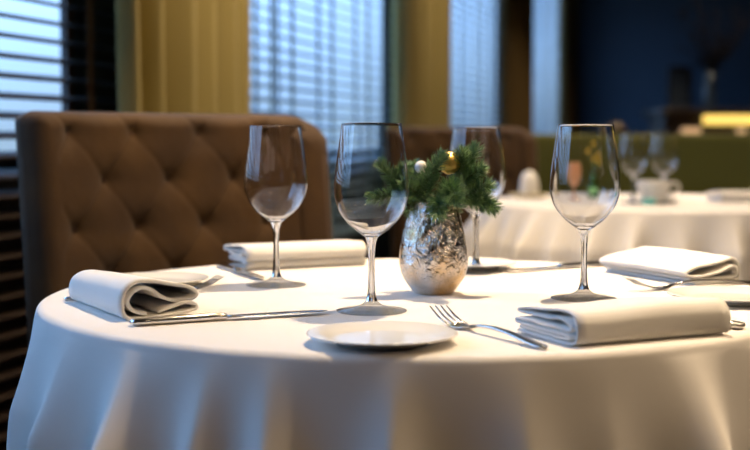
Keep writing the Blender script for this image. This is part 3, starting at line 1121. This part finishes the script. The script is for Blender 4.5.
def goblet(loc):
    root = thing('peach_goblet', loc, 'small peach glass goblet on the rear table, seen through the right wine glass', 'goblet')
    gm = mat('peach_frosted_glass', (0.90, 0.55, 0.33), rough=0.25, trans=0.4)
    mesh_obj('bowl', lathe(smooth_prof([(0, 0.05), (0.012, 0.052), (0.026, 0.070), (0.031, 0.095), (0.027, 0.125), (0.026, 0.125), (0.029, 0.095), (0.024, 0.072), (0, 0.056)], 3), 32), gm, root)
    mesh_obj('stem', lathe([(0, 0), (0.028, 0), (0.029, 0.003), (0.008, 0.008), (0.005, 0.03), (0.007, 0.05), (0, 0.05)], 32), gm, root)
goblet((0.630, 3.97, ZT_))
# small bud vase of yellow flowers
root = thing('bud_vase', (0.735, 4.12, ZT_), 'small clear bud vase on the rear table with yellow flowers', 'vase')
mesh_obj('vase_body', lathe([(0, 0), (0.020, 0), (0.024, 0.01), (0.024, 0.04), (0.012, 0.075), (0.010, 0.095), (0.008, 0.095), (0.010, 0.075), (0.021, 0.04), (0.02, 0.008), (0, 0.006)], 28), glass_mat('green_tinted_glass', (0.75, 0.9, 0.75)), root)
M_yel = mat('yellow_petal', (0.85, 0.58, 0.05), rough=0.6)
for k, (dx, dy, dz) in enumerate([(-0.022, 0, 0.160), (0.004, 0.012, 0.185), (0.022, -0.012, 0.150), (0.030, 0.01, 0.125), (0.0, -0.02, 0.135)]):
    fl = thing('yellow_flower', (0.735, 4.12, ZT_ + 0.04), ('leftmost', 'topmost', 'middle right', 'lowest right', 'lowest middle')[k] + ' yellow flower in the bud vase on the rear table', 'flower', group='yellow flowers in the bud vase')
    bm = bmesh.new()
    tube(bm, crom([(0, 0, 0), (dx * 0.1, dy * 0.1, (dz - 0.04) * 0.5), (dx, dy, dz - 0.045)], 4), 0.0015, 5)
    mesh_obj('stem', bm, M_fir, fl)
    bm = bmesh.new()
    for ring, (n_, tilt, ln_) in enumerate(((9, 0.3, 0.016), (7, 0.9, 0.013), (5, 1.3, 0.010))):
        for q in range(n_):
            a = 2 * PI * q / n_ + ring
            rot = Matrix.Rotation(a, 4, 'Z') @ Matrix.Rotation(-tilt, 4, 'Y')
            r = bmesh.ops.create_icosphere(bm, subdivisions=1, radius=1, matrix=Matrix.Translation((dx, dy, dz - 0.043)) @ rot @ Matrix.Translation((ln_ * 0.55, 0, 0)) @ Matrix.Diagonal((ln_ * 0.6, 0.005, 0.0014, 1)))
    mesh_obj('petals', bm, M_yel, fl)

# ------------------------------------------------------------------ bar at the far end
BY = 9.0
M_bar = mat('brown_bar_panel', (0.060, 0.038, 0.026), rough=0.5, bump=(12, 0.2, 0.003))
root = thing('bar_counter', (3.86, BY, 0), 'dark brown bar counter at the far right with a raised top', 'bar counter')
bm = bmesh.new()
add_box(bm, 0, 0.05, 0.56, 3.6, 0.5, 1.12)
mesh_obj('front_panel', bm, M_bar, root, smooth=False)
bm = bmesh.new()
add_box(bm, 0, 0.02, 1.145, 3.7, 0.62, 0.05, bevel=0.008)
mesh_obj('counter_top', bm, M_darkwood, root)
bm = bmesh.new()
add_box(bm, 0, -0.34, 0.945, 3.6, 0.30, 0.035, bevel=0.006)
mesh_obj('ledge', bm, M_darkwood, root)
t = thing('linear_lamp', (2.30, BY - 0.275, 1.092), 'glowing yellow linear lamp mounted along the bar front', 'lamp')
bm = bmesh.new()
tube(bm, [(0, 0, 0), (1.3, 0, 0)], 0.034, 16)
mesh_obj('tube', bm, mat('glowing_yellow_diffuser', (0.9, 0.6, 0.15), emit=((1.0, 0.70, 0.16), 1.25)), t)
for x in (-0.012, 1.3):
    bm = bmesh.new()
    tube(bm, [(x, 0, 0), (x + 0.012, 0, 0)], 0.038, 16)
    mesh_obj('end_cap', bm, M_frame, t)
M_glint = mat('painted_glint_glass', (0.8, 0.6, 0.4), rough=0.3, emit=((1.0, 0.62, 0.32), 0.3))  # glow put in to imitate blurred highlights; no candle burns here
def tumbler(x, y, z, label):
    o = mesh_obj('glint_tumbler', lathe([(0, 0), (0.026, 0), (0.032, 0.01), (0.033, 0.07), (0.030, 0.07), (0.028, 0.012), (0, 0.01)], 24), M_glint, loc=(x, y, z + 0.03))
    tag(o, label, 'glowing glass', group='added glowing glasses standing for highlights on the bar ledge')
for x, lab in ((2.165, 'added glowing glass for a blurred highlight on the bar ledge, leftmost'), (2.235, 'added glowing glass for a blurred highlight on the bar ledge, just left of the glowing lamp'),
               (2.55, 'added glowing glass for a blurred highlight on the bar ledge, under the glowing lamp')):
    tumbler(x, BY - 0.38, 0.933, lab)
# framed picture-like black chalkboard standing on the counter
root = thing('standing_frame', (2.21, BY + 0.02, 1.17), 'small dark square frame standing on the bar counter', 'frame')
for cx, cz, sx_, sz_ in ((0, 0.012, 0.17, 0.024), (0, 0.30, 0.17, 0.024), (-0.075, 0.156, 0.02, 0.264), (0.075, 0.156, 0.02, 0.264)):
    bm = bmesh.new()
    add_box(bm, cx, 0, cz, sx_, 0.03, sz_, bevel=0.003)
    mesh_obj('frame_rail', bm, M_frame, root)
bm = bmesh.new()
add_box(bm, 0, 0.006, 0.156, 0.13, 0.01, 0.264)
mesh_obj('panel', bm, M_navy, root, smooth=False)
root = thing('branch_vase', (2.43, BY + 0.02, 1.17), 'tall glass vase of dark dried branches on the bar counter', 'vase')
mesh_obj('glass_body', lathe([(0, 0), (0.042, 0), (0.045, 0.01), (0.04, 0.28), (0.037, 0.28), (0.041, 0.014), (0, 0.012)], 28), mat('pale_blue_ceramic', (0.10, 0.15, 0.20), rough=0.25), root)
rb = random.Random(11)
for k in range(26):
    a = rb.uniform(-1, 1); d_ = rb.uniform(-0.5, 0.5)
    h = rb.uniform(0.45, 0.80)
    bm = bmesh.new()
    pts = crom([(0, 0, 0.05), (a * 0.03, d_ * 0.03, 0.27), (a * 0.13 + 0.02, d_ * 0.12, 0.27 + (h - 0.27) * 0.5), (a * 0.26 + 0.03, d_ * 0.2, h)], 4)
    tube(bm, pts, [0.005 - 0.003 * i / (len(pts) - 1) for i in range(len(pts))], 5)
    for q in range(10):
        p = Vector(pts[rb.randint(5, len(pts) - 1)])
        bmesh.ops.create_icosphere(bm, subdivisions=1, radius=rb.uniform(0.008, 0.017), matrix=Matrix.Translation(p + Vector((rb.uniform(-.03, .03), rb.uniform(-.02, .02), rb.uniform(-.03, .03)))))
    mesh_obj('branch', bm, M_darkwood, root)
# slim pedestal with a round brown vase left of the bar
root = thing('pedestal_stand', (1.46, 7.5, 0), 'slim dark pedestal left of the bar, behind the right glass', 'stand')
mesh_obj('column', lathe([(0, 0), (0.15, 0), (0.15, 0.02), (0.03, 0.05), (0.025, 0.9), (0.07, 0.925), (0.07, 0.94), (0, 0.94)], 24), M_darkwood, root)
bv = mesh_obj('round_brown_vase', lathe(smooth_prof([(0, 0.0), (0.03, 0.0), (0.058, 0.045), (0.055, 0.085), (0.025, 0.115), (0.027, 0.125), (0.023, 0.125), (0.02, 0.11), (0, 0.1)], 4), 28),
              mat('brown_glazed_pottery', (0.16, 0.10, 0.05), rough=0.4), loc=(1.46, 7.5, 0.9405))
tag(bv, 'round brown pottery vase on the slim dark pedestal', 'vase')
